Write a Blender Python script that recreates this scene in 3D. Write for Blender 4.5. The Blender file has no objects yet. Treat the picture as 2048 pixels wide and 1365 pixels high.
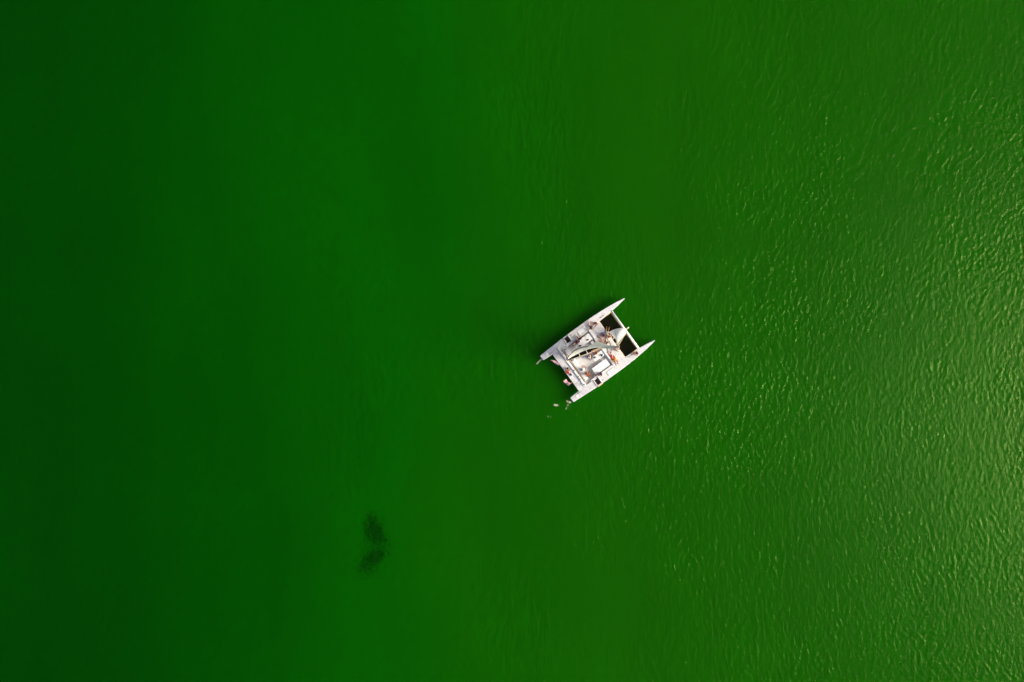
import bpy, bmesh, math, random
import numpy as np
from mathutils import Vector, Matrix, Euler

rnd = random.Random(7)
scene = bpy.context.scene
COL = scene.collection

# ------------------------------------------------------------------ camera, sky, sun, exposure
CAM_H = 120.0
cam_d = bpy.data.cameras.new('camera')
cam_d.sensor_width = 36.0
cam_d.lens = 24.0
cam_d.clip_start = 1.0
cam_d.clip_end = 20000.0
cam = bpy.data.objects.new('camera', cam_d)
cam.location = (0, 0, CAM_H)
cam.rotation_euler = (0, 0, 0)
COL.objects.link(cam)
scene.camera = cam

SUN_EL = math.radians(31)
SUN_AZ = math.radians(-6)          # direction of the sun in the ground plane, from +X
world = bpy.data.worlds.new("World")
scene.world = world
world.use_nodes = True
wn = world.node_tree.nodes
bgn = wn.get('Background') or wn.new('ShaderNodeBackground')
sky = wn.new('ShaderNodeTexSky')
sky.sky_type = 'NISHITA'
sky.sun_disc = False
sky.sun_elevation = SUN_EL
sky.sun_rotation = math.radians(90) - SUN_AZ
sky.air_density = 0.7
sky.dust_density = 8.0
sky.ozone_density = 1.0
world.node_tree.links.new(sky.outputs[0], bgn.inputs[0])
bgn.inputs[1].default_value = 0.085

sun_d = bpy.data.lights.new('sun', 'SUN')
sun_d.energy = 1.5
sun_d.angle = math.radians(26)
sun_d.color = (1.0, 0.94, 0.84)
sun = bpy.data.objects.new('sun', sun_d)
sdir = Vector((math.cos(SUN_EL) * math.cos(SUN_AZ), math.cos(SUN_EL) * math.sin(SUN_AZ), math.sin(SUN_EL)))
sun.rotation_euler = sdir.to_track_quat('Z', 'Y').to_euler()
sun.location = (60, -15, 60)
COL.objects.link(sun)

scene.view_settings.view_transform = 'Standard'
scene.view_settings.look = 'None'
scene.view_settings.gamma = 1.0
scene.view_settings.use_curve_mapping = False
scene.view_settings.exposure = 1.4

# ------------------------------------------------------------------ measuring: photograph -> metres
TH = math.atan2(.585, .811)         # heading of the catamaran
CT, ST = math.cos(TH), math.sin(TH)


def world_at(px, py, z):
    k = (CAM_H - z) / 1365.33
    return ((36 + px / 5.933) * k, (92.5 - py / 5.933) * k)


ROOT = world_at(810, 642, 1.5)


def L(px, py, z=1.5):
    """point seen at (px, py) of the enlarged boat crop, at height z, in boat coordinates"""
    x, y = world_at(px, py, z)
    x -= ROOT[0]
    y -= ROOT[1]
    return Vector((CT * x + ST * y, -ST * x + CT * y, z))


BOAT_M = Matrix.Translation((ROOT[0], ROOT[1], 0)) @ Matrix.Rotation(TH, 4, 'Z')

# ------------------------------------------------------------------ materials
MATS = {}


def mat(name, col, rough=0.6, var=0.06, scale=3.0, bump=0.0, metal=0.0, spec=0.4, transl=0.0, bscale=40.0):
    if name in MATS:
        return MATS[name]
    m = bpy.data.materials.new(name)
    m.use_nodes = True
    nt = m.node_tree
    b = nt.nodes['Principled BSDF']
    b.inputs['Roughness'].default_value = rough
    b.inputs['Metallic'].default_value = metal
    b.inputs['Specular IOR Level'].default_value = spec
    tc = nt.nodes.new('ShaderNodeTexCoord')
    nz = nt.nodes.new('ShaderNodeTexNoise')
    nz.inputs['Scale'].default_value = scale
    nz.inputs['Detail'].default_value = 6
    nt.links.new(tc.outputs['Object'], nz.inputs['Vector'])
    cr = nt.nodes.new('ShaderNodeValToRGB')
    cr.color_ramp.elements[0].position = 0.3
    cr.color_ramp.elements[1].position = 0.72
    cr.color_ramp.elements[0].color = (*[max(0, c * (1 - var * 1.5)) for c in col], 1)
    cr.color_ramp.elements[1].color = (*[min(0.9, c * (1 + var)) for c in col], 1)
    nt.links.new(nz.outputs['Fac'], cr.inputs[0])
    nt.links.new(cr.outputs[0], b.inputs['Base Color'])
    if bump:
        n2 = nt.nodes.new('ShaderNodeTexNoise')
        n2.inputs['Scale'].default_value = bscale
        nt.links.new(tc.outputs['Object'], n2.inputs['Vector'])
        bp = nt.nodes.new('ShaderNodeBump')
        bp.inputs['Strength'].default_value = bump
        bp.inputs['Distance'].default_value = 0.02
        nt.links.new(n2.outputs['Fac'], bp.inputs['Height'])
        nt.links.new(bp.outputs[0], b.inputs['Normal'])
    if transl:
        out = nt.nodes['Material Output']
        tr = nt.nodes.new('ShaderNodeBsdfTranslucent')
        nt.links.new(cr.outputs[0], tr.inputs['Color'])
        mx = nt.nodes.new('ShaderNodeMixShader')
        mx.inputs[0].default_value = transl
        nt.links.new(b.outputs[0], mx.inputs[1])
        nt.links.new(tr.outputs[0], mx.inputs[2])
        nt.links.new(mx.outputs[0], out.inputs['Surface'])
    MATS[name] = m
    return m


GEL = mat('white_gelcoat', (.60, .605, .60), .35, .05, .7, 0.05)
PANEL = mat('nonslip_deck', (.50, .50, .50), .8, .10, 2.0, 0.3)
PANELW = mat('warm_nonslip_deck', (.53, .515, .49), .8, .07, 2.0, 0.3)
FLOOR = mat('shaded_cockpit_nonslip', (.34, .34, .34), .85, .10, 1.5, 0.3)
CUSH = mat('white_vinyl', (.62, .625, .62), .5, .03, 2.0, 0.1)
TEAK = mat('teak_wood', (.17, .075, .04), .6, .25, 6.0, 0.3)
DARKWELL = mat('dark_well_lining', (.09, .05, .04), .7, .2, 4.0)
BLACK = mat('black_fitting', (.02, .02, .022), .45, .1)
STEEL = mat('steel', (.55, .55, .56), .3, .05, metal=1.0)
NETM = mat('black_net_cord', (.004, .004, .0015), .9, .2, 5.0, spec=.05)
TAN = mat('tan_spar', (.62, .46, .27), .5, .12, 3.0)
ROPE = mat('tan_rope', (.58, .40, .17), .85, .2, 12.0)
SPAR = mat('white_spar', (.78, .77, .72), .35, .05, 2.0)
SPREAD = mat('dark_spreader', (.05, .045, .04), .5, .1)
SAIL = mat('cream_sailcloth', (.9, .88, .78), .8, .03, .8, 0.15, transl=.65, bscale=6)
JIBC = mat('white_sailcloth', (.86, .85, .86), .8, .04, .8, 0.15, transl=.5, bscale=6)
BAGM = mat('black_sail_bag', (.008, .006, .005), .95, .2, 2.0, 0.3, spec=.05)
BOOT = mat('dark_bottom_paint', (.05, .07, .09), .6, .1)
SKINS = [mat('tanned_skin', (.29, .11, .04), .55, .06), mat('brown_skin', (.16, .055, .02), .55, .06),
         mat('pale_skin', (.44, .21, .11), .55, .06)]
HAIRS = {'dark': mat('dark_hair', (.03, .02, .015), .6, .2, 30), 'brown': mat('brown_hair', (.11, .05, .025), .6, .2, 30),
         'blond': mat('blond_hair', (.50, .34, .14), .6, .2, 30), 'grey': mat('grey_hair', (.4, .38, .36), .6, .2, 30)}
CLOTH = {}
for n_, c_ in dict(red=(.50, .02, .03), crimson=(.32, .012, .05), navy=(.03, .04, .12), white=(.78, .77, .75),
                   blue=(.16, .22, .42), orange=(.52, .12, .02), yellow=(.80, .50, .03), purple=(.12, .06, .22),
                   black=(.02, .02, .025), maroon=(.12, .015, .02), pink=(.62, .27, .27), grey=(.30, .30, .33),
                   green=(.07, .12, .07), cream=(.72, .62, .42)).items():
    CLOTH[n_] = mat(n_ + '_cloth', c_, .85, .12, 8.0, 0.2)


# ------------------------------------------------------------------ helpers
def link(name, bm, m, parent=None, smooth=False):
    me = bpy.data.meshes.new(name)
    bm.normal_update()
    bm.to_mesh(me)
    bm.free()
    for mm in (m if isinstance(m, (list, tuple)) else [m]):
        me.materials.append(mm)
    if smooth:
        me.polygons.foreach_set('use_smooth', [True] * len(me.polygons))
    o = bpy.data.objects.new(name, me)
    COL.objects.link(o)
    if parent is not None:
        o.parent = parent
    return o


def empty(name, label, cat, loc=(0, 0, 0), rz=0.0, group=None):
    o = bpy.data.objects.new(name, None)
    o.empty_display_size = 0.3
    COL.objects.link(o)
    o.location = loc
    o.rotation_euler = (0, 0, rz)
    o['label'] = label
    o['category'] = cat
    if group:
        o['group'] = group
    return o


def tag(o, label, cat, group=None, kind=None):
    if label:
        o['label'] = label
    if cat:
        o['category'] = cat
    if group:
        o['group'] = group
    if kind:
        o['kind'] = kind
    return o


def box(bm, x0, x1, y0, y1, z0, z1, bev=0.0):
    r = bmesh.ops.create_cube(bm, size=1.0)
    vs = r['verts']
    for v in vs:
        v.co = Vector(((x0 + x1) / 2 + v.co.x * (x1 - x0), (y0 + y1) / 2 + v.co.y * (y1 - y0),
                       (z0 + z1) / 2 + v.co.z * (z1 - z0)))
    if bev:
        es = list({e for v in vs for e in v.link_edges})
        bmesh.ops.bevel(bm, geom=es, offset=bev, segments=2, affect='EDGES', profile=.5)
    return vs


def boxo(name, x0, x1, y0, y1, z0, z1, m, parent, bev=0.03):
    bm = bmesh.new()
    box(bm, min(x0, x1), max(x0, x1), min(y0, y1), max(y0, y1), z0, z1, bev)
    return link(name, bm, m, parent)


def tube(bm, pts, r, n=8, cap=True, flat=1.0, up=None):
    pts = [Vector(p) for p in pts]
    rs = r if isinstance(r, (list, tuple)) else [r] * len(pts)
    rings = []
    for i, p in enumerate(pts):
        t = (pts[min(i + 1, len(pts) - 1)] - pts[max(i - 1, 0)]).normalized()
        ref = Vector(up) if up else (Vector((0, 0, 1)) if abs(t.z) < .9 else Vector((1, 0, 0)))
        a = t.cross(ref).normalized()
        b = a.cross(t).normalized()
        rings.append([bm.verts.new(p + (a * math.cos(2 * math.pi * k / n) * flat + b * math.sin(2 * math.pi * k / n)) * rs[i])
                      for k in range(n)])
    for i in range(len(rings) - 1):
        for k in range(n):
            bm.faces.new((rings[i][k], rings[i][(k + 1) % n], rings[i + 1][(k + 1) % n], rings[i + 1][k]))
    if cap:
        bm.faces.new(rings[0][::-1])
        bm.faces.new(rings[-1])


def tubeo(name, pts, r, m, parent, n=8, flat=1.0, up=None):
    bm = bmesh.new()
    tube(bm, pts, r, n, True, flat, up)
    bmesh.ops.recalc_face_normals(bm, faces=bm.faces)
    return link(name, bm, m, parent, True)


def sheet(bm, fn, nu, nv, thick=0.0):
    g = [[bm.verts.new(fn(i / nu, j / nv)) for j in range(nv + 1)] for i in range(nu + 1)]
    fs = []
    for i in range(nu):
        for j in range(nv):
            fs.append(bm.faces.new((g[i][j], g[i + 1][j], g[i + 1][j + 1], g[i][j + 1])))
    if thick:
        bm.normal_update()
        bmesh.ops.solidify(bm, geom=fs, thickness=thick)


def interp(x, xs, ys):
    return float(np.interp(x, xs, ys))


def curve_at(pts, t):
    """Catmull-Rom through pts, t in 0..1"""
    n = len(pts) - 1
    f = min(t * n, n - 1e-6)
    i = int(f)
    f -= i
    p1, p2 = pts[i], pts[i + 1]
    p0 = pts[i - 1] if i > 0 else p1 * 2 - p2
    p3 = pts[i + 2] if i + 2 <= n else p2 * 2 - p1
    return .5 * ((2 * p1) + (p2 - p0) * f + (2 * p0 - 5 * p1 + 4 * p2 - p3) * f * f + (3 * p1 - p0 - 3 * p2 + p3) * f ** 3)


# ------------------------------------------------------------------ water
def colour_by_place(nt, left, right, ramp_shift=0.0):
    """murky green water: darker towards the west (-X), brighter and more olive to the east, in soft uneven drifts"""
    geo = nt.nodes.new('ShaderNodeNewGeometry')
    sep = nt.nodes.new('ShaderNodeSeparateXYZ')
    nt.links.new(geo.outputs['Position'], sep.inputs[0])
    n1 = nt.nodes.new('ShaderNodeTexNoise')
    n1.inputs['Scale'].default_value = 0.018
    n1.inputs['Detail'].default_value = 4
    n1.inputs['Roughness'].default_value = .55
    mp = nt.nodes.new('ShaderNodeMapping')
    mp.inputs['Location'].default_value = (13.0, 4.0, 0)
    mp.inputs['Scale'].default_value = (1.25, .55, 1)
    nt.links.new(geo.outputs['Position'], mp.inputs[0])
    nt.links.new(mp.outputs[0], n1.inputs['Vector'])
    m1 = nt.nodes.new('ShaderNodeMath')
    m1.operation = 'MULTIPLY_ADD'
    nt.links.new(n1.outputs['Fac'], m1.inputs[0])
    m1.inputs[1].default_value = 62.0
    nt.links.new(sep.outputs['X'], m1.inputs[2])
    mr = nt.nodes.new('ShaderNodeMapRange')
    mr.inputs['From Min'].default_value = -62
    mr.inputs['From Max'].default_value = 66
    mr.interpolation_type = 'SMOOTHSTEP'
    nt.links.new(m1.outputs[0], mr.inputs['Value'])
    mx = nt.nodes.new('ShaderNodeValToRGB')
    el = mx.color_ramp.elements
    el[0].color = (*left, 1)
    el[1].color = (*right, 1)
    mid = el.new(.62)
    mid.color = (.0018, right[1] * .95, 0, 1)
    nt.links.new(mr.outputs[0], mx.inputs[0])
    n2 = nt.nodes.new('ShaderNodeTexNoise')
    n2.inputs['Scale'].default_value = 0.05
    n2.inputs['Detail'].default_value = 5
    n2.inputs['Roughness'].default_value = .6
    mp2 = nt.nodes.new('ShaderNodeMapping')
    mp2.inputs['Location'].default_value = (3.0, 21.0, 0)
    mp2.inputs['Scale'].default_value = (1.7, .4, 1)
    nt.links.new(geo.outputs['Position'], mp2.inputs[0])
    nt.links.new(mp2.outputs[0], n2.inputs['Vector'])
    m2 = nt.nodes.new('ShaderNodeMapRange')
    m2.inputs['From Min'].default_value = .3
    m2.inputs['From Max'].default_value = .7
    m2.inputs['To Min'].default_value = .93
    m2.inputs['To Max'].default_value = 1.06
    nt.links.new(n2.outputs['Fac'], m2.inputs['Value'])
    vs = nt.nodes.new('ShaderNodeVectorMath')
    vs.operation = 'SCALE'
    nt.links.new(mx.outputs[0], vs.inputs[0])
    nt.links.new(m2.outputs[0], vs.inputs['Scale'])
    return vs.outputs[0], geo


GREEN_L = (0.0, .089, .0004)  # ramp ends by world X: dark green west, brighter olive east
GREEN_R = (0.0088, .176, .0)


def water_material():
    m = bpy.data.materials.new('green_sea_water')
    m.use_nodes = True
    nt = m.node_tree
    nt.nodes.clear()
    out = nt.nodes.new('ShaderNodeOutputMaterial')
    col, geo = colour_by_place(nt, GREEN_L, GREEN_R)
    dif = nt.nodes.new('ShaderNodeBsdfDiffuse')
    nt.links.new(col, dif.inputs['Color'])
    tra = nt.nodes.new('ShaderNodeBsdfTransparent')
    body = nt.nodes.new('ShaderNodeMixShader')
    body.inputs[0].default_value = .15
    nt.links.new(tra.outputs[0], body.inputs[1])
    nt.links.new(dif.outputs[0], body.inputs[2])
    # ripples finer than the mesh
    mp = nt.nodes.new('ShaderNodeMapping')
    mp.inputs['Rotation'].default_value = (0, 0, math.radians(18))
    mp.inputs['Scale'].default_value = (1.0, .5, 1)
    nt.links.new(geo.outputs['Position'], mp.inputs[0])
    nz = nt.nodes.new('ShaderNodeTexNoise')
    nz.inputs['Scale'].default_value = 4.0
    nz.inputs['Detail'].default_value = 4
    nz.inputs['Roughness'].default_value = .6
    nt.links.new(mp.outputs[0], nz.inputs['Vector'])
    bp = nt.nodes.new('ShaderNodeBump')
    bp.inputs['Strength'].default_value = .5
    bp.inputs['Distance'].default_value = .12
    nt.links.new(nz.outputs['Fac'], bp.inputs['Height'])
    nt.links.new(bp.outputs[0], dif.inputs['Normal'])
    gl = nt.nodes.new('ShaderNodeBsdfGlossy')
    gl.inputs['Roughness'].default_value = .22
    gl.inputs['Color'].default_value = (.21, .30, .10, 1)
    nt.links.new(bp.outputs[0], gl.inputs['Normal'])
    fr = nt.nodes.new('ShaderNodeFresnel')
    fr.inputs['IOR'].default_value = 1.33
    nt.links.new(bp.outputs[0], fr.inputs['Normal'])
    mx = nt.nodes.new('ShaderNodeMixShader')
    nt.links.new(fr.outputs[0], mx.inputs[0])
    nt.links.new(body.outputs[0], mx.inputs[1])
    nt.links.new(gl.outputs[0], mx.inputs[2])
    nt.links.new(mx.outputs[0], out.inputs['Surface'])
    return m


def seabed_material():
    m = bpy.data.materials.new('green_silt')
    m.use_nodes = True
    nt = m.node_tree
    b = nt.nodes['Principled BSDF']
    b.inputs['Roughness'].default_value = 1
    b.inputs['Specular IOR Level'].default_value = 0
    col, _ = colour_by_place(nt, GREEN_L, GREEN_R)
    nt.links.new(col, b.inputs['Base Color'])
    return m


def build_water():
    nx, ny, d = 1280, 870, .16
    rs = np.random.RandomState(11)
    kx = 2 * np.pi * np.fft.fftfreq(nx, d)[:, None]
    ky = 2 * np.pi * np.fft.fftfreq(ny, d)[None, :]
    k = np.sqrt(kx ** 2 + ky ** 2)
    k[0, 0] = 1
    h = np.zeros((nx, ny))
    for lam, wd, share, pw in ((1.35, -10, 1.0, .8), (.95, 25, .9, .8), (3.4, -32, .35, 1), (2.2, -50, .4, .8)):
        kp = 2 * np.pi / lam
        a = np.radians(wd)
        c = (kx * np.cos(a) + ky * np.sin(a)) / k
        spec = k ** -3.1 * np.exp(-1.2 * (kp / k) ** 2) * np.abs(c) ** (2 * pw) * np.exp(-(k * .08) ** 2)
        spec[0, 0] = 0
        z = np.fft.fft2(rs.randn(nx, ny)) * np.sqrt(spec)
        hh = np.real(np.fft.ifft2(z))
        gx = np.gradient(hh, d, axis=0)
        h += hh / gx.std() * share
    # gusts: patches of stronger and weaker ripples
    z = np.fft.fft2(rs.randn(nx, ny)) * (np.exp(-(k * 4) ** 2) + .15 * np.exp(-(k * 1.2) ** 2))
    g = np.real(np.fft.ifft2(z))
    g /= g.std()
    h = h * (1 + .2 * np.clip(g, -2, 2))
    h *= .095 / np.gradient(h, d, axis=0).std()
    # sharper crests
    s = h.std()
    h = h + .10 * (h * h - s * s) / s
    wx = np.clip(np.minimum(np.arange(nx), np.arange(nx)[::-1]) / 45, 0, 1)[:, None]
    wy = np.clip(np.minimum(np.arange(ny), np.arange(ny)[::-1]) / 45, 0, 1)[None, :]
    h = h * wx * wy
    ext = np.array([3, 10, 30, 90, 300, 1000, 3000, 9000.])
    xs = (np.arange(nx) - (nx - 1) / 2) * d
    ys = (np.arange(ny) - (ny - 1) / 2) * d
    X = np.concatenate([xs[0] - ext[::-1], xs, xs[-1] + ext])
    Y = np.concatenate([ys[0] - ext[::-1], ys, ys[-1] + ext])
    H = np.zeros((len(X), len(Y)))
    H[8:-8, 8:-8] = h
    NX, NY = len(X), len(Y)
    co = np.empty((NX, NY, 3), np.float32)
    co[..., 0] = X[:, None]
    co[..., 1] = Y[None, :]
    co[..., 2] = H
    idx = np.arange(NX * NY).reshape(NX, NY)
    q = np.stack([idx[:-1, :-1], idx[1:, :-1], idx[1:, 1:], idx[:-1, 1:]], -1).reshape(-1)
    nf = (NX - 1) * (NY - 1)
    me = bpy.data.meshes.new('sea_water')
    me.vertices.add(NX * NY)
    me.vertices.foreach_set('co', co.reshape(-1))
    me.loops.add(nf * 4)
    me.loops.foreach_set('vertex_index', q.astype(np.int32))
    me.polygons.add(nf)
    me.polygons.foreach_set('loop_start', np.arange(0, nf * 4, 4, dtype=np.int32))
    me.polygons.foreach_set('use_smooth', np.ones(nf, bool))
    me.update(calc_edges=True)
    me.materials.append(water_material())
    o = bpy.data.objects.new('sea_water', me)
    o['kind'] = 'structure'
    COL.objects.link(o)


build_water()
SEABED_Z = -1.7
bm = bmesh.new()
rs_ = random.Random(3)


def bed(u, v):
    x, y = (u - .5) * 18000, (v - .5) * 18000
    return Vector((x, y, SEABED_Z))


sheet(bm, bed, 6, 6)
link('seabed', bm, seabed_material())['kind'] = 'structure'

# ------------------------------------------------------------------ catamaran
boat = empty('sailing_catamaran', 'large white sailing catamaran with cream mainsail and white jib on the green sea',
             'catamaran', (ROOT[0], ROOT[1], 0), TH)
VC = -.06                              # the centreline
US = [-8.88, -8.6, -7.5, -6, -4.5, -3, -1.5, 0, 1.5, 3, 4.2, 5.2, 6.0, 6.8, 7.6, 8.3, 8.7, 8.86]
WS = [.46, .50, .55, .62, .69, .725, .735, .735, .72, .68, .61, .53, .46, .37, .26, .14, .07, .035]
DZ = [1.18, 1.2, 1.3, 1.42, 1.5, 1.5, 1.5, 1.5, 1.5, 1.5, 1.52, 1.54, 1.56, 1.58, 1.6, 1.62, 1.63, 1.63]


def half_w(u):
    return interp(u, US, WS)


def deck_z(u):
    return interp(u, US, DZ)


HC = 4.49


def hull_bm(side):
    bm = bmesh.new()
    rings = []
    for u, w, d in zip(US, WS, DZ):
        kd = interp(u, [-8.9, -6, 0, 6, 8.9], [.25, .6, .8, .6, .3])
        sec = [(w - .05, d + .0), (w, d - .06), (w * .97, d * .5), (w * .8, .05), (w * .55, -kd * .6), (0, -kd)]
        pr = [(-a, b) for a, b in sec[:-1]] + [sec[-1]] + sec[:-1][::-1]
        rings.append([bm.verts.new((u, VC + side * HC + a, b)) for a, b in pr])
    for i in range(len(rings) - 1):
        for k in range(len(rings[0]) - 1):
            bm.faces.new((rings[i][k], rings[i + 1][k], rings[i + 1][k + 1], rings[i][k + 1]))
    bm.faces.new(rings[0])
    bm.faces.new(rings[-1][::-1])
    bmesh.ops.recalc_face_normals(bm, faces=bm.faces)
    for f in bm.faces:
        if f.calc_center_median().z < -.02:
            f.material_index = 1
    return bm


def deck_strip(bm, u0, u1, f_in, f_out, zoff=0.0, n=8, th=.05):
    """slab on a hull between two v limits (functions of u)"""
    us = sorted(set([u0, u1] + [u for u in US if u0 < u < u1]))
    top = [[bm.verts.new((u, f(u), deck_z(u) + zoff)) for f in (f_in, f_out)] for u in us]
    bot = [[bm.verts.new((u, f(u), deck_z(u) + zoff - th)) for f in (f_in, f_out)] for u in us]
    n = len(us)
    for i in range(n - 1):
        bm.faces.new((top[i][0], top[i + 1][0], top[i + 1][1], top[i][1]))
        bm.faces.new((bot[i][1], bot[i + 1][1], bot[i + 1][0], bot[i][0]))
        for j in (0, 1):
            bm.faces.new((top[i][j], bot[i][j], bot[i + 1][j], top[i + 1][j]))
    for i in (0, n - 1):
        bm.faces.new((top[i][0], top[i][1], bot[i][1], bot[i][0]))
    bmesh.ops.recalc_face_normals(bm, faces=bm.faces)


WELL = (-3.8, -2.98)
for side in (1, -1):
    link('hull', hull_bm(side), [GEL, BOOT], boat, True)
    c = VC + side * HC

    def edge(s, ins):
        return lambda u: c + s * (half_w(u) - ins)

    bm = bmesh.new()
    deck_strip(bm, US[0] + .01, WELL[0], edge(-1, .045), edge(1, .045))
    deck_strip(bm, WELL[1], US[-1] - .02, edge(-1, .02), edge(1, .02))
    wi, wo = c - .52, c + .52
    deck_strip(bm, WELL[0], WELL[1], edge(-1, .045), lambda u: wi)
    deck_strip(bm, WELL[0], WELL[1], lambda u: wo, edge(1, .045))
    link('side_deck', bm, GEL, boat)
    # non-slip panels with gaps between them
    cuts = [(-8.75, -7.15), (-7.05, -5.6), (-5.5, -3.95), (-2.85, -1.4), (-1.3, .2), (.3, 1.7), (1.8, 3.2), (3.3, 4.6), (4.7, 5.9), (6.0, 7.2)]
    for a, b in cuts:
        bm = bmesh.new()
        deck_strip(bm, a, b, edge(-1, .16), edge(1, .16), .012, th=.03)
        link('deck_panel', bm, PANELW if (a > -3 and a < 1.5) else PANEL, boat)
    # stairwell down into the hull
    st = boxo('stairwell', WELL[0], WELL[1], wi, wo, .02, .08, DARKWELL, boat, 0)
    bm = bmesh.new()
    box(bm, WELL[0], WELL[0] + .04, wi + .04, wo - .04, .1, 1.47)
    box(bm, WELL[1] - .04, WELL[1], wi + .04, wo - .04, .1, 1.47)
    box(bm, WELL[0], WELL[1], wi, wi + .038, .1, 1.47)
    box(bm, WELL[0], WELL[1], wo - .038, wo, .1, 1.47)
    link('well_lining', bm, TEAK, st)
    for k in range(3):
        boxo('step', WELL[0] + .08, WELL[1] - .32, wi + .08 + k * .3, wi + .33 + k * .3, .5 + .3 * k if side > 0 else 1.1 - .3 * k,
             .56 + .3 * k if side > 0 else 1.16 - .3 * k, TEAK, st, .01)
    boxo('well_floor', WELL[1] - .3, WELL[1] - .05, wi + .06, wo - .06, .9, .94, mat('grey_well_mat', (.16, .15, .14), .8), st, .01)
    bm = bmesh.new()
    box(bm, WELL[0] - .12, WELL[1] + .12, wi - .1, wi - .005, 1.49, 1.72, .02)
    box(bm, WELL[1] + .005, WELL[1] + .16, wi, wo + .1, 1.49, 1.74, .02)
    box(bm, WELL[0] - .14, WELL[0] - .005, wi, wo + .1, 1.49, 1.70, .02)
    link('well_coaming', bm, GEL, st)
    if side < 0:
        bm = bmesh.new()
        box(bm, WELL[0] - .1, WELL[1] + .14, wi - .29, wi - .12, 1.3, 1.62, .03)
        link('rub_rail', bm, TAN, st)
    # deck hatch, cleats
    hx = 0.0
    h = boxo('deck_hatch', -1.25, .25, c - side * .1 - .42, c - side * .1 + .32, 1.5, 1.60, CUSH, boat, .04)
    for a in (-7.35, -6.95, 3.55, 4.05, -2.5):
        bm = bmesh.new()
        vv = c - side * (.28 if a != -2.5 else -.3)
        box(bm, a - .15, a + .15, vv - .035, vv + .035, deck_z(a) + .10, deck_z(a) + .15, .012)
        box(bm, a - .06, a + .06, vv - .03, vv + .03, deck_z(a) + .0, deck_z(a) + .11)
        link('cleat', bm, BLACK, boat)
    # round escape hatch on the stern
    bm = bmesh.new()
    bmesh.ops.create_cone(bm, cap_ends=True, segments=20, radius1=.27, radius2=.25, depth=.05,
                          matrix=Matrix.Translation((-7.75, c, deck_z(-7.75) + .045)))
    link('round_hatch', bm, GEL, boat)
    # rudder / engine bracket
    boxo('stern_bracket', -9.0, -8.88, c - .3, c + .3, .55, 1.0, BLACK, boat, .02)

# bridge deck
IN = HC - .6
dk = boxo('aft_deck', -7.0, -5.25, VC - IN, VC + IN, 1.05, 1.36, GEL, boat, .03)
for i in range(5):
    v0 = VC - IN + .12 + i * (2 * IN - .2) / 5
    boxo('deck_panel', -6.86, -5.85, v0, v0 + (2 * IN - .2) / 5 - .06, 1.35, 1.375, PANEL, dk, .008)
fl = boxo('cockpit_floor', -5.245, .44, VC - IN, VC + IN, .75, .95, GEL, boat, 0)
for i in range(5):
    for j in range(5):
        u0 = -4.2 + i * .9
        v0 = VC - 3.5 + j * 1.4
        boxo('floor_panel', u0, u0 + .86, v0, v0 + 1.36, .945, .966, FLOOR if v0 > -.5 else PANELW, fl, .006)  # port panels darker: sail's shade put into their colour
fd = boxo('foredeck', .75, 2.92, VC - IN, VC + IN, 1.1, 1.46, GEL, boat, .03)
for i in range(2):
    for j in range(4):
        u0 = 1.1 + i * .87
        v0 = VC - IN + .15 + j * 1.88
        boxo('deck_panel', u0, u0 + .83, v0, v0 + 1.83, 1.455, 1.477, PANEL if j > 1 else PANELW, fd, .008)
co_ = boxo('front_coaming', .40, .748, VC - IN, VC + IN, .9, 1.66, GEL, boat, .05)
boxo('coaming_rail', .53, .61, VC - IN + .2, VC + IN - .2, 1.655, 1.71, SPAR, co_, .02)
for s in (1, -1):
    boxo('side_bench', -4.3, .395, VC + s * 3.55, VC + s * (IN - .003), .9, 1.48, GEL, boat, .04)
    boxo('bench_cushion', -2.7, .2, VC + s * 3.58, VC + s * (IN - .06), 1.475, 1.55, PANELW, boat, .03)

# tables and lounging pads in the cockpit
def pad_table(x0, x1, y0, y1):
    t = boxo('table', x0, x1, y0, y1, 1.60, 1.70, CUSH, boat, .03)
    for a in (x0 + .3, x1 - .3):
        tubeo('table_leg', [(a, (y0 + y1) / 2, .955), (a, (y0 + y1) / 2, 1.62)], .09, STEEL, t, 10)
    bm = bmesh.new()
    box(bm, x0 + .03, x1 - .03, y0 + .03, y0 + .06, 1.7, 1.725)
    box(bm, x0 + .03, x1 - .03, y1 - .06, y1 - .03, 1.7, 1.725)
    link('table_edge', bm, GEL, t)
    return t


pad_table(-3.05, .2, 1.97, 3.22)
pad_table(-2.95, .05, -3.42, -2.10)
pad_table(-1.76, .22, -1.5, -.5)
boxo('bench', -4.93, -4.30, 1.86, 3.14, .95, 1.52, CUSH, boat, .05)
bx = boxo('bench', -5.03, -4.40, -1.25, .93, .95, 1.52, CUSH, boat, .05)
boxo('bench', -5.03, -4.42, -3.2, -1.29, .95, 1.50, CUSH, boat, .05)
for u_, v_ in ((-.15, 1.5), (-.15, .85)):
    boxo('engine_box', u_ - .3, u_ + .22, v_ - .25, v_ + .25, .95, 1.35, mat('grey_locker', (.55, .55, .56), .5), boat, .03)

# traveller across the aft deck
tb = boxo('traveller_beam', -5.76, -5.36, -3.86, 4.3, 1.36, 1.60, CUSH, boat, .05)
boxo('track', -5.33, -5.22, -3.3, 3.6, 1.36, 1.56, BLACK, tb, .01)
boxo('track_rail', -5.215, -5.13, -3.5, 3.6, 1.30, 1.60, TAN, tb, .01)
boxo('traveller_car', -5.40, -5.12, 1.45, 1.85, 1.605, 1.78, TAN, tb, .03)
for v_ in (-3.6, -2.4, -1.9, -.6, 2.2, 2.9):
    bm = bmesh.new()
    bmesh.ops.create_cone(bm, cap_ends=True, segments=14, radius1=.11, radius2=.085, depth=.2,
                          matrix=Matrix.Translation((-5.62, v_, 1.695)))
    link('winch', bm, BLACK if v_ < 2 else STEEL, tb)

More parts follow.
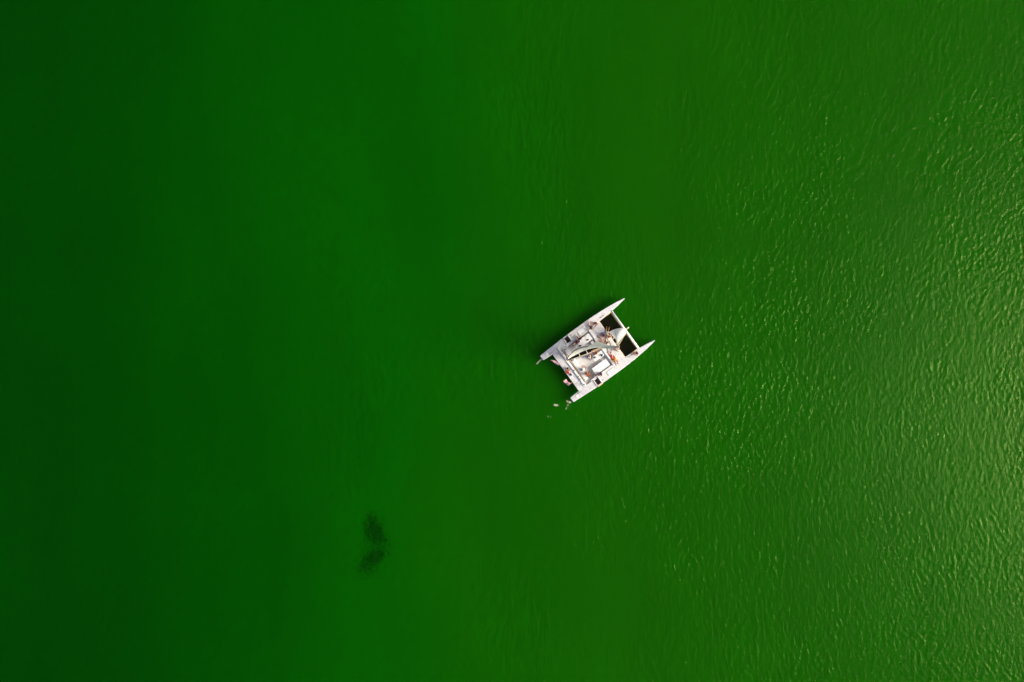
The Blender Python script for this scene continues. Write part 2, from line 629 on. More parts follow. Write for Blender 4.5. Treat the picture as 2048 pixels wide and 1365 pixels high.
# steering wheels
for s in (1, -1):
    bm = bmesh.new()
    R = .42
    c_ = Vector((-5.98, VC + s * 3.3, 1.95))
    ring = [c_ + Vector((.1 * math.cos(a), R * math.sin(a), R * math.cos(a))) for a in np.linspace(0, 2 * math.pi, 21)]
    tube(bm, ring, .022, 6)
    for a in np.linspace(0, math.pi, 4)[:-1]:
        tube(bm, [c_ + Vector((.1 * math.cos(a), R * math.sin(a), R * math.cos(a))), c_ - Vector((.1 * math.cos(a), R * math.sin(a), R * math.cos(a)))], .012, 5)
    tube(bm, [(-5.98, VC + s * 3.3, 1.95), (-5.85, VC + s * 3.3, 1.90), (-5.80, VC + s * 3.3, 1.36)], .035, 8)
    link('steering_wheel', bm, STEEL, boat, True)

# forward beam, longeron and nets
UB = 5.72
tubeo('crossbeam', [(UB, VC - HC + .3, 1.42), (UB, VC + HC - .3, 1.42)], .19, SPAR, boat, 12)
tubeo('longeron', [(2.9, VC, 1.3), (6.55, VC, 1.38)], .10, SPAR, boat, 10)
bm = bmesh.new()
tube(bm, [(5.9, VC, 1.45), (6.4, VC, 1.45)], .07, 8)
tube(bm, [(6.35, VC - .14, 1.47), (6.35, VC + .14, 1.47)], .05, 8)
link('bow_roller', bm, TAN, boat, True)
boxo('furler_drum', 5.35, 5.62, VC - .42, VC - .14, 1.44, 1.72, BLACK, boat, .05)
for s in (1, -1):
    bm = bmesh.new()
    u0, u1 = 2.97, 5.46
    v0, v1 = (VC + .12, VC + 3.88) if s > 0 else (VC - 3.88, VC - .12)

    def sag(u, v):
        return 1.36 - .10 * math.sin(math.pi * (u - u0) / (u1 - u0)) * math.sin(math.pi * (v - v0) / (v1 - v0))
    nu, nv, wd = 27, 41, .036
    for i in range(nu):
        u = u0 + (u1 - u0) * (i + .5) / nu
        pts = [v0 + (v1 - v0) * j / 8 for j in range(9)]
        vv = [(bm.verts.new((u - wd, v, sag(u, v))), bm.verts.new((u + wd, v, sag(u, v)))) for v in pts]
        for a, b in zip(vv, vv[1:]):
            bm.faces.new((a[0], a[1], b[1], b[0]))
    for j in range(nv):
        v = v0 + (v1 - v0) * (j + .5) / nv
        pts = [u0 + (u1 - u0) * i / 6 for i in range(7)]
        vv = [(bm.verts.new((u, v - wd, sag(u, v) + .012)), bm.verts.new((u, v + wd, sag(u, v) + .012))) for u in pts]
        for a, b in zip(vv, vv[1:]):
            bm.faces.new((a[1], a[0], b[0], b[1]))
    t = link('trampoline_net', bm, NETM, boat)
    tubeo('edge_rope', [(u0, v0, 1.38), (u1, v0, 1.38), (u1, v1, 1.38), (u0, v1, 1.38), (u0, v0, 1.38)], .035, ROPE, t, 6)
    vs = VC + s * 3.905
    tubeo('lacing', [(u0, vs, 1.47), (u1 + .05, vs, 1.47)], .045, ROPE, t, 6)

# mast, spreaders, rigging
MB = L(838, 623, 2)
MT = L(1050, 612, 22)
MB = Vector((.50, VC + .02, 1.2))
MT = Vector((.60, .22, 22.0))


def mast_at(z):
    return MB.lerp(MT, (z - MB.z) / (MT.z - MB.z))


def vec_px(px, py):
    """direction in the picture -> boat coordinates"""
    return Vector((CT * px - ST * py, -ST * px - CT * py, 0)).normalized()


mast = tubeo('mast', [MB, mast_at(12), MT], [.21, .20, .13], SPAR, boat, 14, 1.35, (0, 1, 0))
bm = bmesh.new()
tube(bm, [MT + Vector((0, 0, -.1)), MT + Vector((-.45, 0, .15))], .05, 6)
tube(bm, [MT, MT + Vector((.1, 0, .55))], .02, 6)
box(bm, MT.x - .13, MT.x + .16, MT.y - .10, MT.y + .10, MT.z - .05, MT.z + .08, .03)
link('masthead_fitting', bm, mat('brown_fitting', (.32, .17, .09), .6), mast)
SP_TIPS = []
for z in (10.1, 14.3):
    for d in ((-18, -58), (-2, 50)):
        tip = mast_at(z) + vec_px(*d) * .95 + Vector((0, 0, .05))
        tubeo('spreader', [mast_at(z), tip], [.075, .055], SPREAD, mast, 8)
        SP_TIPS.append(tip)
for s in (1, -1):
    tubeo('shroud', [(-.25, VC + s * 5.05, 1.45), mast_at(19)], .016, STEEL, mast, 5)
    a, b = (SP_TIPS[0], SP_TIPS[2]) if s > 0 else (SP_TIPS[1], SP_TIPS[3])
    tubeo('diamond_stay', [mast_at(3.2), a, b, mast_at(18.6)], .014, STEEL, mast, 5)

# boom and open sail bag
BE = L(438, 777, 3.1)
BF = Vector((.3, VC + .05, 3.0))
boom = tubeo('boom', [BF, BF.lerp(BE, .5) + Vector((0, -.02, 0)), BE], [.13, .16, .13], TAN, boat, 10)
boxo('boom_end_block', BE.x - .28, BE.x + .15, BE.y - .14, BE.y + .14, 2.75, 3.15, TAN, boom, .05)
tubeo('mainsheet', [BE + Vector((.15, 0, -.2)), (-5.25, 1.62, 1.75)], .05, TAN, boom, 6)
bd = (BE - BF).normalized()
bn = Vector((bd.y, -bd.x, 0))          # to port
if bn.y < 0:
    bn = -bn


def foot_off(t):
    return 1.2 * math.sin(math.pi * min(1, t ** 1.25)) ** .8 if 0 < t < 1 else 0


def foot_pt(t):
    p = BF.lerp(BE, t)
    return p + bn * foot_off(t) + Vector((0, 0, .55 + .1 * math.sin(math.pi * t)))


bm = bmesh.new()


def bagf(s, t):
    t = .04 + .94 * t
    p = BF.lerp(BE, t)
    w = foot_off(t) + .10
    x = -.08 + (w + .08) * s
    return p + bn * x + Vector((0, 0, .22 - .30 * math.sin(math.pi * s) + .2 * s))


sheet(bm, bagf, 6, 20, .02)
bag = link('sail_bag', bm, BAGM, boom, True)
for t in (.40, .62):
    a = BF.lerp(BE, t) - bn * .12 + Vector((0, 0, .27))
    b = foot_pt(t) + Vector((0, 0, .1))
    tubeo('bag_strap', [a, a.lerp(b, .5) + Vector((0, 0, .22)) + bd * .12, b], .05, CUSH, boom, 6)

# mainsail
LE = [L(448, 768, 3.7), L(520, 722, 7.5), L(640, 647, 12.5), L(730, 588, 16.8), L(790, 550, 19.6)]


def luff(t):
    return mast_at(3.7 + t * (20.6 - 3.7)) + Vector((-.22, .06, 0))


def mainf(s, t):
    a = luff(t)
    b = curve_at(LE, t)
    if t < .0001:
        p = foot_pt(max(.02, min(.985, s)))
        return p
    p = a.lerp(b, s)
    ch = (b - a)
    n = Vector((ch.y, -ch.x, 0)).normalized()
    if n.y < 0:
        n = -n
    camber = .10 * (1 - t) ** .6 * math.sin(math.pi * s ** .85) * ch.length
    q = p + n * camber
    if t < .12:
        f = foot_pt(max(.02, min(.985, s)))
        w = t / .12
        w = w * w * (3 - 2 * w)
        q2 = q
        q = f.lerp(q2, w)
        q.z = f.z + (q2.z - f.z) * (t / .12)
    return q


bm = bmesh.new()
sheet(bm, mainf, 24, 60)
main = link('mainsail', bm, SAIL, boat, True)
for t in (.18, .36, .54, .72, .88):
    pts = [mainf(s, t) for s in np.linspace(.02, .98, 16)]
    nrm = []
    bm = bmesh.new()
    tube(bm, [p + Vector((0, .0, .015)) for p in pts], .028, 6)
    link('batten', bm, CUSH, main, True)

# jib
FT = [L(932, 447, 2.8), L(975, 421, 2.3), L(1030, 402, 2.0), L(1090, 393, 1.9), L(1122, 408, 1.9), L(1138, 456, 1.9)]
HEAD = mast_at(18.6) + Vector((.35, 0, 0))


def jibf(s, t):
    p = curve_at(FT, s)
    q = p.lerp(HEAD, t)
    line = FT[0].lerp(FT[-1], s).lerp(HEAD, t)
    q = line + (p - FT[0].lerp(FT[-1], s)) * (1 - t) ** 1.6
    q += Vector((-.15, .9, 0)) * math.sin(math.pi * s) * math.sin(math.pi * min(1, t * 1.02)) * .55
    q += Vector((.35, -.4, 0)) * (1 - s) ** 2 * math.sin(math.pi * t) * .9
    return q


bm = bmesh.new()
sheet(bm, jibf, 18, 40)
jib = link('jib', bm, JIBC, boat, True)
tubeo('forestay', [FT[-1] + Vector((.05, -.05, -.4)), HEAD + Vector((.04, -.03, .6))], .055, TAN, boat, 6)
tubeo('luff_cord', [FT[-1] + Vector((-.1, -.22, -.3)), mast_at(14) + Vector((.45, -.1, 0))], .035, ROPE, jib, 5)
tubeo('jib_sheet', [FT[0], L(900, 560, 1.9), L(880, 600, 1.72)], .028, ROPE, jib, 5)
tubeo('halyard_tail', [L(800, 485, 1.52), L(830, 520, 1.75), L(862, 560, 2.2), L(885, 590, 3.0)], .05, mat('brown_line', (.30, .16, .08), .8), boat, 5)

# anchor locker on the foredeck edge
lk = boxo('anchor_locker', 2.35, 3.15, VC + .35, VC + 1.0, 1.46, 1.62, mat('beige_locker', (.66, .58, .42), .6), boat, .03)
boxo('locker_lid', 2.5, 3.0, VC + .47, VC + .88, 1.615, 1.66, GEL, lk, .015)
boxo('windlass', 2.65, 2.85, VC + .57, VC + .77, 1.655, 1.82, TEAK, lk, .03)

# stanchions with lifeline along each hull
for s in (1, -1):
    us = [-6.2, -4.6, -1.8, 0, 1.8, 3.4, 4.8]
    bm = bmesh.new()
    for u in us:
        v = VC + s * (HC + half_w(u) - .08)
        tube(bm, [(u, v, deck_z(u) - .02), (u, v, deck_z(u) + .62)], .016, 6)
    o = link('stanchion', bm, STEEL, boat)
    o['kind'] = 'stuff'
    tubeo('lifeline', [(u, VC + s * (HC + half_w(u) - .08), deck_z(u) + .6) for u in us], .009, STEEL, boat, 5)

# ------------------------------------------------------------------ people
SEG = {}


def body_points(pose):
    """joints of a figure; x forward, z up, origin at the seat (or the feet when standing)"""
    P = {}
    if pose == 'sit':            # on a bench or an edge, feet down
        P = dict(pel=(0, 0, .12), chest=(-.02, 0, .45), neck=(.02, 0, .60), head=(.06, 0, .74),
                 hip=(.04, .10, .10), knee=(.44, .14, .12), ank=(.48, .14, -.32), toe=(.66, .16, -.38),
                 sh=(0, .19, .53), elb=(.08, .27, .28), wri=(.30, .18, .20), fing=(.40, .15, .20))
    elif pose == 'floor':        # on the deck, knees drawn up
        P = dict(pel=(0, 0, .11), chest=(-.10, 0, .42), neck=(-.10, 0, .57), head=(-.05, 0, .71),
                 hip=(.05, .10, .11), knee=(.36, .17, .42), ank=(.62, .15, .08), toe=(.82, .17, .04),
                 sh=(-.09, .19, .50), elb=(.10, .30, .36), wri=(.30, .24, .40), fing=(.40, .20, .38))
    elif pose == 'long':         # on the deck, legs stretched, leaning back on the hands
        P = dict(pel=(0, 0, .11), chest=(-.18, 0, .40), neck=(-.25, 0, .54), head=(-.26, 0, .68),
                 hip=(.05, .10, .10), knee=(.46, .15, .14), ank=(.86, .20, .07), toe=(.94, .24, .22),
                 sh=(-.22, .19, .47), elb=(-.34, .30, .26), wri=(-.44, .33, .06), fing=(-.52, .38, .03))
    elif pose == 'lie':          # on the back
        P = dict(pel=(0, 0, .11), chest=(-.34, 0, .13), neck=(-.52, 0, .13), head=(-.66, 0, .15),
                 hip=(.05, .10, .10), knee=(.46, .16, .16), ank=(.86, .14, .07), toe=(.92, .18, .24),
                 sh=(-.44, .19, .12), elb=(-.30, .40, .08), wri=(-.08, .42, .06), fing=(.03, .42, .05))
    elif pose == 'stand':
        P = dict(pel=(0, 0, .93), chest=(.02, 0, 1.27), neck=(.03, 0, 1.46), head=(.05, 0, 1.60),
                 hip=(0, .10, .88), knee=(.04, .12, .48), ank=(-.02, .13, .08), toe=(.16, .16, .03),
                 sh=(.02, .20, 1.38), elb=(.08, .30, 1.12), wri=(.28, .24, .98), fing=(.38, .21, .96))
    return {k: Vector(v) for k, v in P.items()}


def make_body_mesh(pose):
    P = body_points(pose)
    names, co, rad, ed = [], [], [], []

    def add(n, p, r, par=None):
        names.append(n)
        co.append(p)
        rad.append(r)
        if par is not None:
            ed.append((names.index(par), len(names) - 1))

    add('pel', P['pel'], (.16, .13))
    add('chest', P['chest'], (.17, .12), 'pel')
    add('neck', P['neck'], (.06, .06), 'chest')
    hd = P['head']
    add('head', hd, (.09, .10), 'neck')
    add('crown', hd + (hd - P['neck']).normalized() * .10, (.075, .08), 'head')
    for s, n in ((1, 'l'), (-1, 'r')):
        f = lambda k: Vector((P[k].x, P[k].y * s, P[k].z))
        rs = 1 if s > 0 else .93
        add('hip' + n, f('hip'), (.10, .10), 'pel')
        kn = f('knee') + Vector((0, 0, .03 if s < 0 else 0))
        add('knee' + n, kn, (.062, .062), 'hip' + n)
        add('ank' + n, f('ank'), (.042, .042), 'knee' + n)
        add('toe' + n, f('toe'), (.04, .03), 'ank' + n)
        add('sh' + n, f('sh'), (.065, .065), 'chest')
        add('elb' + n, f('elb') * 1.0, (.045, .045), 'sh' + n)
        add('wri' + n, f('wri'), (.032, .028), 'elb' + n)
        add('palm' + n, f('wri').lerp(f('fing'), .75), (.042, .022), 'wri' + n)
    me = bpy.data.meshes.new('body_cage')
    me.from_pydata(co, ed, [])
    o = bpy.data.objects.new('body_cage', me)
    COL.objects.link(o)
    md = o.modifiers.new('skin', 'SKIN')
    md.use_smooth_shade = True
    for i, r in enumerate(rad):
        me.skin_vertices[0].data[i].radius = r
        me.skin_vertices[0].data[i].use_root = (i == 0)
    sb = o.modifiers.new('sub', 'SUBSURF')
    sb.levels = sb.render_levels = 1
    dg = bpy.context.evaluated_depsgraph_get()
    dg.update()
    ev = o.evaluated_get(dg)
    res = bpy.data.meshes.new_from_object(ev)
    bpy.data.objects.remove(o)
    bpy.data.meshes.remove(me)
    # fingers, nose, ears, eyes
    bm = bmesh.new()
    bm.from_mesh(res)
    n0 = len(bm.faces)
    segs = []
    for a, b in ed:
        segs.append((names[a], names[b], co[a], co[b]))
    for s in (1, -1):
        f = lambda k: Vector((P[k].x, P[k].y * s, P[k].z))
        w, t = f('wri'), f('fing')
        d = (t - w).normalized()
        sd = d.cross(Vector((0, 0, 1))).normalized()
        dn = Vector((0, 0, -1))
        base = w + d * .06
        for k, ln in enumerate((.075, .085, .08, .06)):
            b0 = base + sd * (k - 1.5) * .019
            tube(bm, [b0, b0 + d * ln * .55, b0 + d * ln * .95 + dn * .02], [.010, .009, .006], 5)
        b0 = w + d * .03 - sd * .03
        tube(bm, [b0, b0 - sd * .03 + d * .03, b0 - sd * .035 + d * .065], [.012, .010, .007], 5)
    ax = (hd - P['neck']).normalized()
    fw = Vector((1, 0, 0)) - ax * ax.x
    fw = fw.normalized() if fw.length > .3 else Vector((0, 0, 1))
    if pose == 'lie':
        fw = Vector((0, 0, 1))
    sdv = ax.cross(fw).normalized()
    tube(bm, [hd + fw * .08 + ax * .05, hd + fw * .125 + ax * .012, hd + fw * .09 + ax * .0], [.010, .018, .012], 6)
    for s in (1, -1):
        tube(bm, [hd + sdv * s * .085 + ax * .0, hd + sdv * s * .105 + ax * .03], [.018, .014], 6)
    n1 = len(bm.faces)
    for s in (1, -1):
        bmesh.ops.create_icosphere(bm, subdivisions=1, radius=.015,
                                   matrix=Matrix.Translation(hd + fw * .088 + sdv * s * .034 + ax * .045))
    tube(bm, [hd + fw * .092 - ax * .035 - sdv * .025, hd + fw * .098 - ax * .038, hd + fw * .092 - ax * .035 + sdv * .025], .008, 5)
    bm.faces.ensure_lookup_table()
    # material slots: 0 skin, 1 top, 2 bottom, 3 dark
    for i, fc in enumerate(bm.faces):
        fc.smooth = True
        if i >= n1:
            fc.material_index = 3
            continue
        if i >= n0:
            fc.material_index = 0
            continue
        c = fc.calc_center_median()
        best, who, tt = 9, None, 0
        for a, b, p, q in segs:
            v = q - p
            t = max(0, min(1, (c - p).dot(v) / max(v.length_squared, 1e-9)))
            dd = (c - (p + v * t)).length
            if dd < best:
                best, who, tt = dd, (a, b), t
        a, b = who
        mi = 0
        if (a, b) == ('pel', 'chest'):
            mi = 2 if tt < .22 else 1
        elif a == 'chest' and b.startswith('sh'):
            mi = 1
        elif a == 'chest' and b == 'neck':
            mi = 1 if tt < .5 else 0
        elif a.startswith('sh'):
            mi = 1 if tt < .45 else 0
        elif a == 'pel':
            mi = 2
        elif a.startswith('hip'):
            mi = 2 if tt < .55 else 0
        fc.material_index = mi
    res.materials.clear()
    for _ in range(4):
        res.materials.append(None)
    bm.to_mesh(res)
    bm.free()
    # hair cap (one mesh per pose)
    hb = bmesh.new()
    bmesh.ops.create_uvsphere(hb, u_segments=14, v_segments=9, radius=1)
    q = ax.to_track_quat('Z', 'Y')
    dl = [v for v in hb.verts if v.co.z < -.15]
    bmesh.ops.delete(hb, geom=dl, context='VERTS')
    for v in hb.verts:
        p = q @ Vector((v.co.x * .105, v.co.y * .105, v.co.z * .105))
        v.co = hd + ax * .045 - fw * .022 + p
    for fc in hb.faces:
        fc.smooth = True
    hm = bpy.data.meshes.new('hair')
    hb.to_mesh(hm)
    hb.free()
    # hat (brimmed)
    hb = bmesh.new()
    top = hd + ax * .075
    rings = []
    for r, z in ((.20, 0), (.12, .02), (.115, .09), (.06, .115), (.005, .12)):
        rings.append([hb.verts.new(top + q @ Vector((r * math.cos(a), r * math.sin(a), z))) for a in np.linspace(0, 2 * math.pi, 17)[:-1]])
    for r0, r1 in zip(rings, rings[1:]):
        for k in range(16):
            hb.faces.new((r0[k], r0[(k + 1) % 16], r1[(k + 1) % 16], r1[k]))
    for fc in hb.faces:
        fc.smooth = True
    tm = bpy.data.meshes.new('sun_hat')
    hb.to_mesh(tm)
    hb.free()
    return res, hm, tm


BODY = {p: make_body_mesh(p) for p in ('sit', 'floor', 'long', 'lie', 'stand')}


def person(px, py, z, ang, pose, skin, top, bottom, hair, label, hat=None, scale=1.2):
    """(px, py) where the figure's seat is in the enlarged crop; z the surface it rests on; ang heading in the picture (deg, 0 = right, 90 = up)"""
    p = BOAT_M @ L(px, py, z)
    o = empty('person', label, 'person', p, math.radians(ang), 'people aboard the catamaran')
    o.scale = (scale,) * 3
    b, h, t = BODY[pose]
    me = b.copy()
    for i, m in enumerate((SKINS[skin], CLOTH[top] if top else SKINS[skin], CLOTH[bottom], HAIRS['dark'])):
        me.materials[i] = m
    bo = bpy.data.objects.new('body', me)
    COL.objects.link(bo)
    bo.parent = o
    if hat:
        hm = t.copy()
        hm.materials.append(CLOTH[hat])
        ho = bpy.data.objects.new('sun_hat', hm)
    else:
        hm = h.copy()
        hm.materials.append(HAIRS[hair])
        ho = bpy.data.objects.new('hair', hm)
    COL.objects.link(ho)
    ho.parent = o
    return o


TT = 1.71       # table top
# port table
person(553, 565, TT, 215, 'floor', 0, 'crimson', 'navy', 'brown', 'seated person in crimson top on the stern end of the port table')
person(585, 560, TT, 150, 'sit', 2, 'white', 'blue', 'dark', 'person in white top between two others on the port table')
person(592, 520, TT, 130, 'floor', 1, None, 'maroon', 'dark', 'bare backed brown person sitting on the outboard edge of the port table')
# port forward side
person(716, 385, 1.72, 100, 'long', 2, 'maroon', 'black', 'dark', 'person in dark maroon top at the port end of the front coaming')
person(778, 338, 1.49, 240, 'floor', 0, 'orange', 'maroon', 'brown', 'tanned person in orange top crouched alone on the port foredeck corner')
# centre of the foredeck
person(912, 455, 1.48, 80, 'long', 2, 'cream', 'cream', 'blond', 'blond person in cream with legs stretched onto the port net')
person(925, 492, 1.48, 20, 'floor', 0, 'red', 'crimson', 'dark', 'person in bright red beside the jib clew')
person(872, 482, 1.48, 200, 'floor', 2, 'blue', 'crimson', 'brown', 'person in pale blue top sitting inboard of the red one on the foredeck')
person(905, 572, 1.48, 85, 'floor', 0, 'cream', 'maroon', 'brown', 'tanned person in cream top sitting by the mast under the lower spreader')
person(865, 572, 1.72, 130, 'lie', 2, 'pink', 'pink', 'brown', 'person in pink lying along the front coaming just port of the mast')
person(1000, 632, 1.48, 330, 'floor', 1, 'pink', 'maroon', 'brown', 'brown skinned person on the middle of the foredeck edge')
# starboard foredeck
person(965, 735, 1.48, 120, 'lie', 0, 'orange', 'crimson', 'brown', 'tanned person in orange lying on the starboard foredeck')
person(1005, 775, 1.48, 300, 'floor', 0, 'yellow', 'red', 'blond', 'person in yellow top and red shorts on the starboard foredeck')
person(1264, 692, 1.55, 190, 'floor', 2, 'pink', 'maroon', 'dark', 'person sitting alone on the starboard hull by the front beam')
# middle table
person(782, 690, TT, 150, 'floor', 1, 'orange', 'orange', 'brown', 'person in burnt orange sitting on the small middle table')
person(705, 730, .97, 10, 'sit', 2, 'white', 'cream', 'blond', 'blond person in white at the aft end of the middle table')
person(685, 738, .97, 330, 'sit', 2, 'blue', 'blue', 'grey', 'person in blue seated next to the blond one at the middle table')
# starboard cockpit
person(622, 885, 1.52, 40, 'sit', 0, 'cream', 'orange', 'brown', 'person in a white sun hat on the starboard aft bench', hat='white')
person(655, 935, 1.52, 15, 'sit', 0, 'red', 'black', 'dark', 'person in red shirt and black shorts on the starboard aft bench')
person(690, 962, .97, 60, 'floor', 0, None, 'orange', 'brown', 'bare chested tanned person on the cockpit floor beside the red shirt')
person(775, 955, .97, 300, 'sit', 0, 'cream', 'grey', 'brown', 'brown haired person in cream above the starboard stairwell')
person(838, 940, 1.56, 180, 'floor', 1, 'purple', 'purple', 'brown', 'person in purple sitting on the starboard side bench')
# aft
person(452, 876, 1.38, 240, 'floor', 0, 'black', 'navy', 'blond', 'person in black at the helm on the aft deck edge')


# ------------------------------------------------------------------ small things aboard
def put(name, bm, m, px, py, z, rz, label, cat, group=None, smooth=True):
    p = BOAT_M @ L(px, py, z)
    o = link(name, bm, m, None, smooth)
    o.location = p
    o.rotation_euler = (0, 0, math.radians(rz))
    return tag(o, label, cat, group)


def bag_bm(w, d, h):
    bm = bmesh.new()
    box(bm, -w / 2, w / 2, -d / 2, d / 2, 0, h, min(w, d, h) * .3)
    for s in (1, -1):
        tube(bm, [(-w * .25, s * d * .2, h * .95), (-w * .15, s * d * .2, h + .08), (w * .15, s * d * .2, h + .08), (w * .25, s * d * .2, h * .95)], .012, 5)
    return bm


def bottle_bm():
    bm = bmesh.new()
    tube(bm, [(0, 0, 0), (0, 0, .02), (0, 0, .16), (0, 0, .20), (0, 0, .21), (0, 0, .25)], [.035, .04, .04, .018, .018, .016], 10)
    return bm


put('bag', bag_bm(.42, .28, .26), CLOTH['black'], 594, 606, TT, 20, 'small black bag on the inboard side of the port table', 'bag')
put('bag', bag_bm(.34, .24, .2), mat('brown_leather', (.14, .07, .04), .6), 686, 535, TT, 30, 'small brown bag near the bow end of the port table', 'bag')
put('bag', bag_bm(.40, .30, .22), CLOTH['green'], 770, 746, TT, 15, 'olive green bag on the aft edge of the middle table', 'bag')
put('bag', bag_bm(.36, .28, .3), CLOTH['black'], 850, 718, TT, 60, 'black bag at the bow end of the middle table', 'bag')
put('bag', bag_bm(.42, .26, .24), CLOTH['black'], 483, 947, 1.38, -55, 'black bag on the transom edge next to the red jacket', 'bag')
put('bag', bag_bm(.32, .24, .2), CLOTH['black'], 618, 893, 1.53, 10, 'tiny black bag on the starboard aft bench', 'bag')
for px, py, z, lb in ((657, 497, TT, 'bottle near the outboard edge of the port table'), (830, 712, TT, 'bottle beside the black bag on the middle table'),
                      (808, 742, TT, 'bottle at the centre of the middle table'), (860, 700, TT, 'bottle on the bow corner of the middle table')):
    put('bottle', bottle_bm(), CLOTH['black'], px, py, z, 0, 'dark ' + lb, 'bottle', 'bottles on the tables')


def towel_bm(w, d, seed):
    r = random.Random(seed)
    ph = [r.uniform(0, 6) for _ in range(4)]
    bm = bmesh.new()
    sheet(bm, lambda u, v: Vector(((u - .5) * w * (1 + .08 * math.sin(5 * v + ph[0])), (v - .5) * d * (1 + .1 * math.sin(4 * u + ph[1])),
                                   .03 + .02 * math.sin(9 * u + ph[2]) * math.cos(7 * v + ph[3]))), 10, 10, .012)
    return bm


put('jacket', towel_bm(.62, .4, 1), CLOTH['red'], 446, 918, 1.40, -52, 'red jacket laid along the transom edge of the aft deck', 'jacket')
put('towel', towel_bm(.8, .5, 2), CLOTH['white'], 700, 345, 1.52, -55, 'white towel on the port side deck ahead of the cockpit', 'towel')
put('towel', towel_bm(.8, .55, 3), CLOTH['red'], 985, 760, 1.50, 40, 'red towel between the two people on the starboard foredeck', 'towel')
put('towel', towel_bm(.7, .45, 4), CLOTH['blue'], 858, 470, 1.50, -50, 'blue sheet painted as a cast shadow on the port half of the foredeck', 'towel')  # blue-grey sheet stands in for the cream figure's cast shadow


# ------------------------------------------------------------------ flags on the stern
def flag(base, tip, hoist_px, fly_px, z_tip, label, seed):
    b = BOAT_M @ L(*base, 1.36)
    root = empty('flag', label, 'flag', b, 0, 'flags on the transom')
    inv = Matrix.Translation(-b)
    t = inv @ (BOAT_M @ L(*tip, z_tip))
    tubeo('staff', [(0, 0, 0), t], [.03, .02], ROPE, root, 8)
    fly = inv @ (BOAT_M @ L(*fly_px, z_tip - .5))
    h0 = t.copy()
    h1 = t * .45
    r = random.Random(seed)
    ph = r.uniform(0, 6)
    wdir = (fly - h0)
    side = Vector((-wdir.y, wdir.x, 0)).normalized()

    def pt(u, v):
        p = h0.lerp(h1, v) + wdir * u
        p += side * (.10 * math.sin(5.5 * u + ph + 1.2 * v) * u ** .6)
        p.z += .10 * math.sin(7 * u + ph * 1.7 + v) * u - .12 * u * u
        return p
    NS = 9
    stripes = [bmesh.new(), bmesh.new()]
    for k in range(NS):
        v0, v1 = k / NS, (k + 1) / NS
        u0 = .42 if k < 5 else 0
        sheet(stripes[k % 2], lambda a, c: pt(u0 + (1 - u0) * a, v0 + (v1 - v0) * c), 12, 1)
    link('red_stripes', stripes[0], mat('flag_red', (.55, .10, .12), .8, transl=.3), root, True)
    link('white_stripes', stripes[1], mat('flag_white', (.75, .70, .70), .8, transl=.3), root, True)
    bm = bmesh.new()
    sheet(bm, lambda a, c: pt(.42 * a, c * 5 / NS), 6, 5)
    cn = link('canton', bm, mat('flag_blue', (.12, .11, .34), .8, transl=.3), root, True)
    bm = bmesh.new()
    for i in range(4):
        for j in range(3):
            c = pt(.42 * (i + .5) / 4, (j + .5) / 3 * 5 / NS)
            n = Vector((0, 0, 1))
            vs = []
            for q in range(10):
                rr = .035 if q % 2 == 0 else .015
                a = math.pi * q / 5
                vs.append(bm.verts.new(c + Vector((rr * math.cos(a), rr * math.sin(a), .012))))
            bm.faces.new(vs)
    link('stars', bm, MATS['flag_white'], cn)
    return root


flag((372, 808), (330, 834), None, (238, 778), 2.6, 'red and white striped flag near the boom end on the transom', 1)
flag((505, 1032), (452, 1078), None, (398, 1026), 2.6, 'red and white striped flag with lavender corner nearer the starboard stern', 5)


# ------------------------------------------------------------------ foam and weed
def foam(name, spots, label):
    r = random.Random(len(spots) * 13 + 5)
    bm = bmesh.new()
    for (px, py, n, sx, sy) in spots:
        for _ in range(int(n * 1.5)):
            f = abs(r.gauss(0, 1)) ** .7
            th_ = r.uniform(0, 2 * math.pi)
            p = BOAT_M @ L(px + math.cos(th_) * f * sx, py + math.sin(th_) * f * sy, 0)
            s = r.uniform(.025, .085) * max(.35, 1.25 - .45 * f)
            z = .10 + r.uniform(0, .03)
            a0 = r.uniform(0, 6.28)
            vs = []
            for q in range(7):
                a = a0 + q * 2 * math.pi / 7
                d = s * r.uniform(.45, 1.25)
                vs.append((p.x + d * math.cos(a) * .7, p.y + d * math.sin(a) * 1.3))
            top = [bm.verts.new((x, y, z + .012)) for x, y in vs]
            bot = [bm.verts.new((x, y, z)) for x, y in vs]
            bm.faces.new(top)
            bm.faces.new(bot[::-1])
            for q in range(7):
                bm.faces.new((bot[q], bot[(q + 1) % 7], top[(q + 1) % 7], top[q]))
    o = link(name, bm, mat('sea_foam', (.46, .46, .32), .8, .1, 8), None, True)
    tag(o, label, 'foam', kind='stuff')


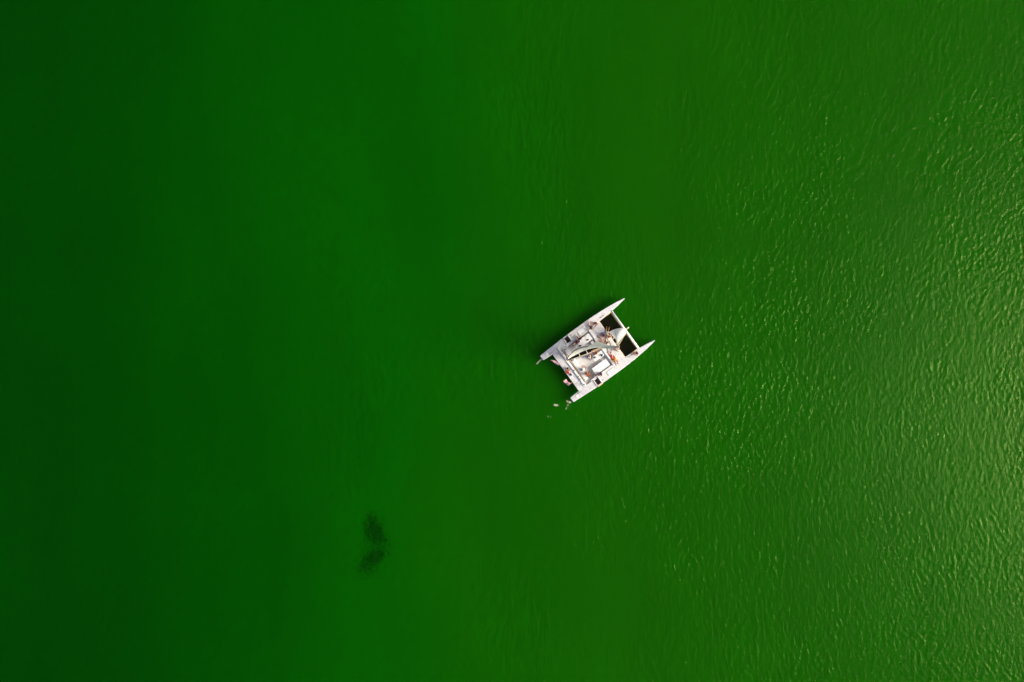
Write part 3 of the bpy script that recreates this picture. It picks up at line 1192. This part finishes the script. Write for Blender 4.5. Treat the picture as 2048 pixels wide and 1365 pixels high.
foam('wake_foam', [(130 - 10 * k, 768 + 9.5 * k, 12, 5, 5) for k in range(6)], 'thin streak of white foam trailing from the port stern')
foam('wake_foam', [(470, 1275, 45, 14, 9), (440, 1262, 10, 10, 10), (450, 1310, 6, 10, 22), (430, 1345, 4, 10, 14)],
     'patch of pale foam right behind the starboard stern')
foam('wake_foam', [(312, 1310, 42, 22, 9), (290, 1305, 14, 8, 6), (250, 1440, 3, 40, 18)],
     'detached patch of pale foam astern of the starboard hull')


def weed(name, cx, cy, blobs, label):
    """clumps of dark weed fronds standing on the seabed; (cx, cy) in photograph pixels"""
    z = SEABED_Z
    k = (CAM_H - z) / 1365.33
    r = random.Random(5)
    root = empty(name, label, 'seaweed', ((cx - 1024) * k, (682.5 - cy) * k, z))
    m = mat('dark_weed', (.0005, .002, .002), .9, .3, 2, spec=0)
    for (x, y, sx, sy, rot, n) in blobs:
        bm = bmesh.new()
        ca, sa = math.cos(rot), math.sin(rot)
        for _ in range(n):
            a, b = r.gauss(0, sx), r.gauss(0, sy)
            px, py = (x + a * ca - b * sa) * k, -(y + a * sa + b * ca) * k
            an = r.uniform(0, 6.28)
            ln = r.uniform(.15, .35)
            w = r.uniform(.015, .035)
            d = Vector((math.cos(an), math.sin(an), 0))
            s = Vector((-d.y, d.x, 0)) * w
            p = Vector((px, py, 0.003))
            q = p + d * ln * .5 + Vector((0, 0, .25))
            e = p + d * ln + Vector((0, 0, r.uniform(.1, .4)))
            v = [bm.verts.new(c) for c in (p - s, p + s, q - s, q + s, e)]
            bm.faces.new((v[0], v[1], v[3], v[2]))
            bm.faces.new((v[2], v[3], v[4]))
        o = link('frond_clump', bm, m, root)
        o['kind'] = 'stuff'


weed('seaweed_patch', 748, 1085, [(3, -21, 5, 6.5, -.5, 1700), (0, -23, 7.5, 11, -.3, 1500), (4, 27, 6, 3.2, -.5, 1100), (1, 30, 11, 6, -.5, 800), (-12, 46, 13, 9, -.6, 420), (2, 4, 17, 30, 0, 900), (-3, -40, 6, 9, 0, 260), (16, -6, 8, 8, 0, 160)],
     'blurred dark patch of weed under the green water left of the boat')
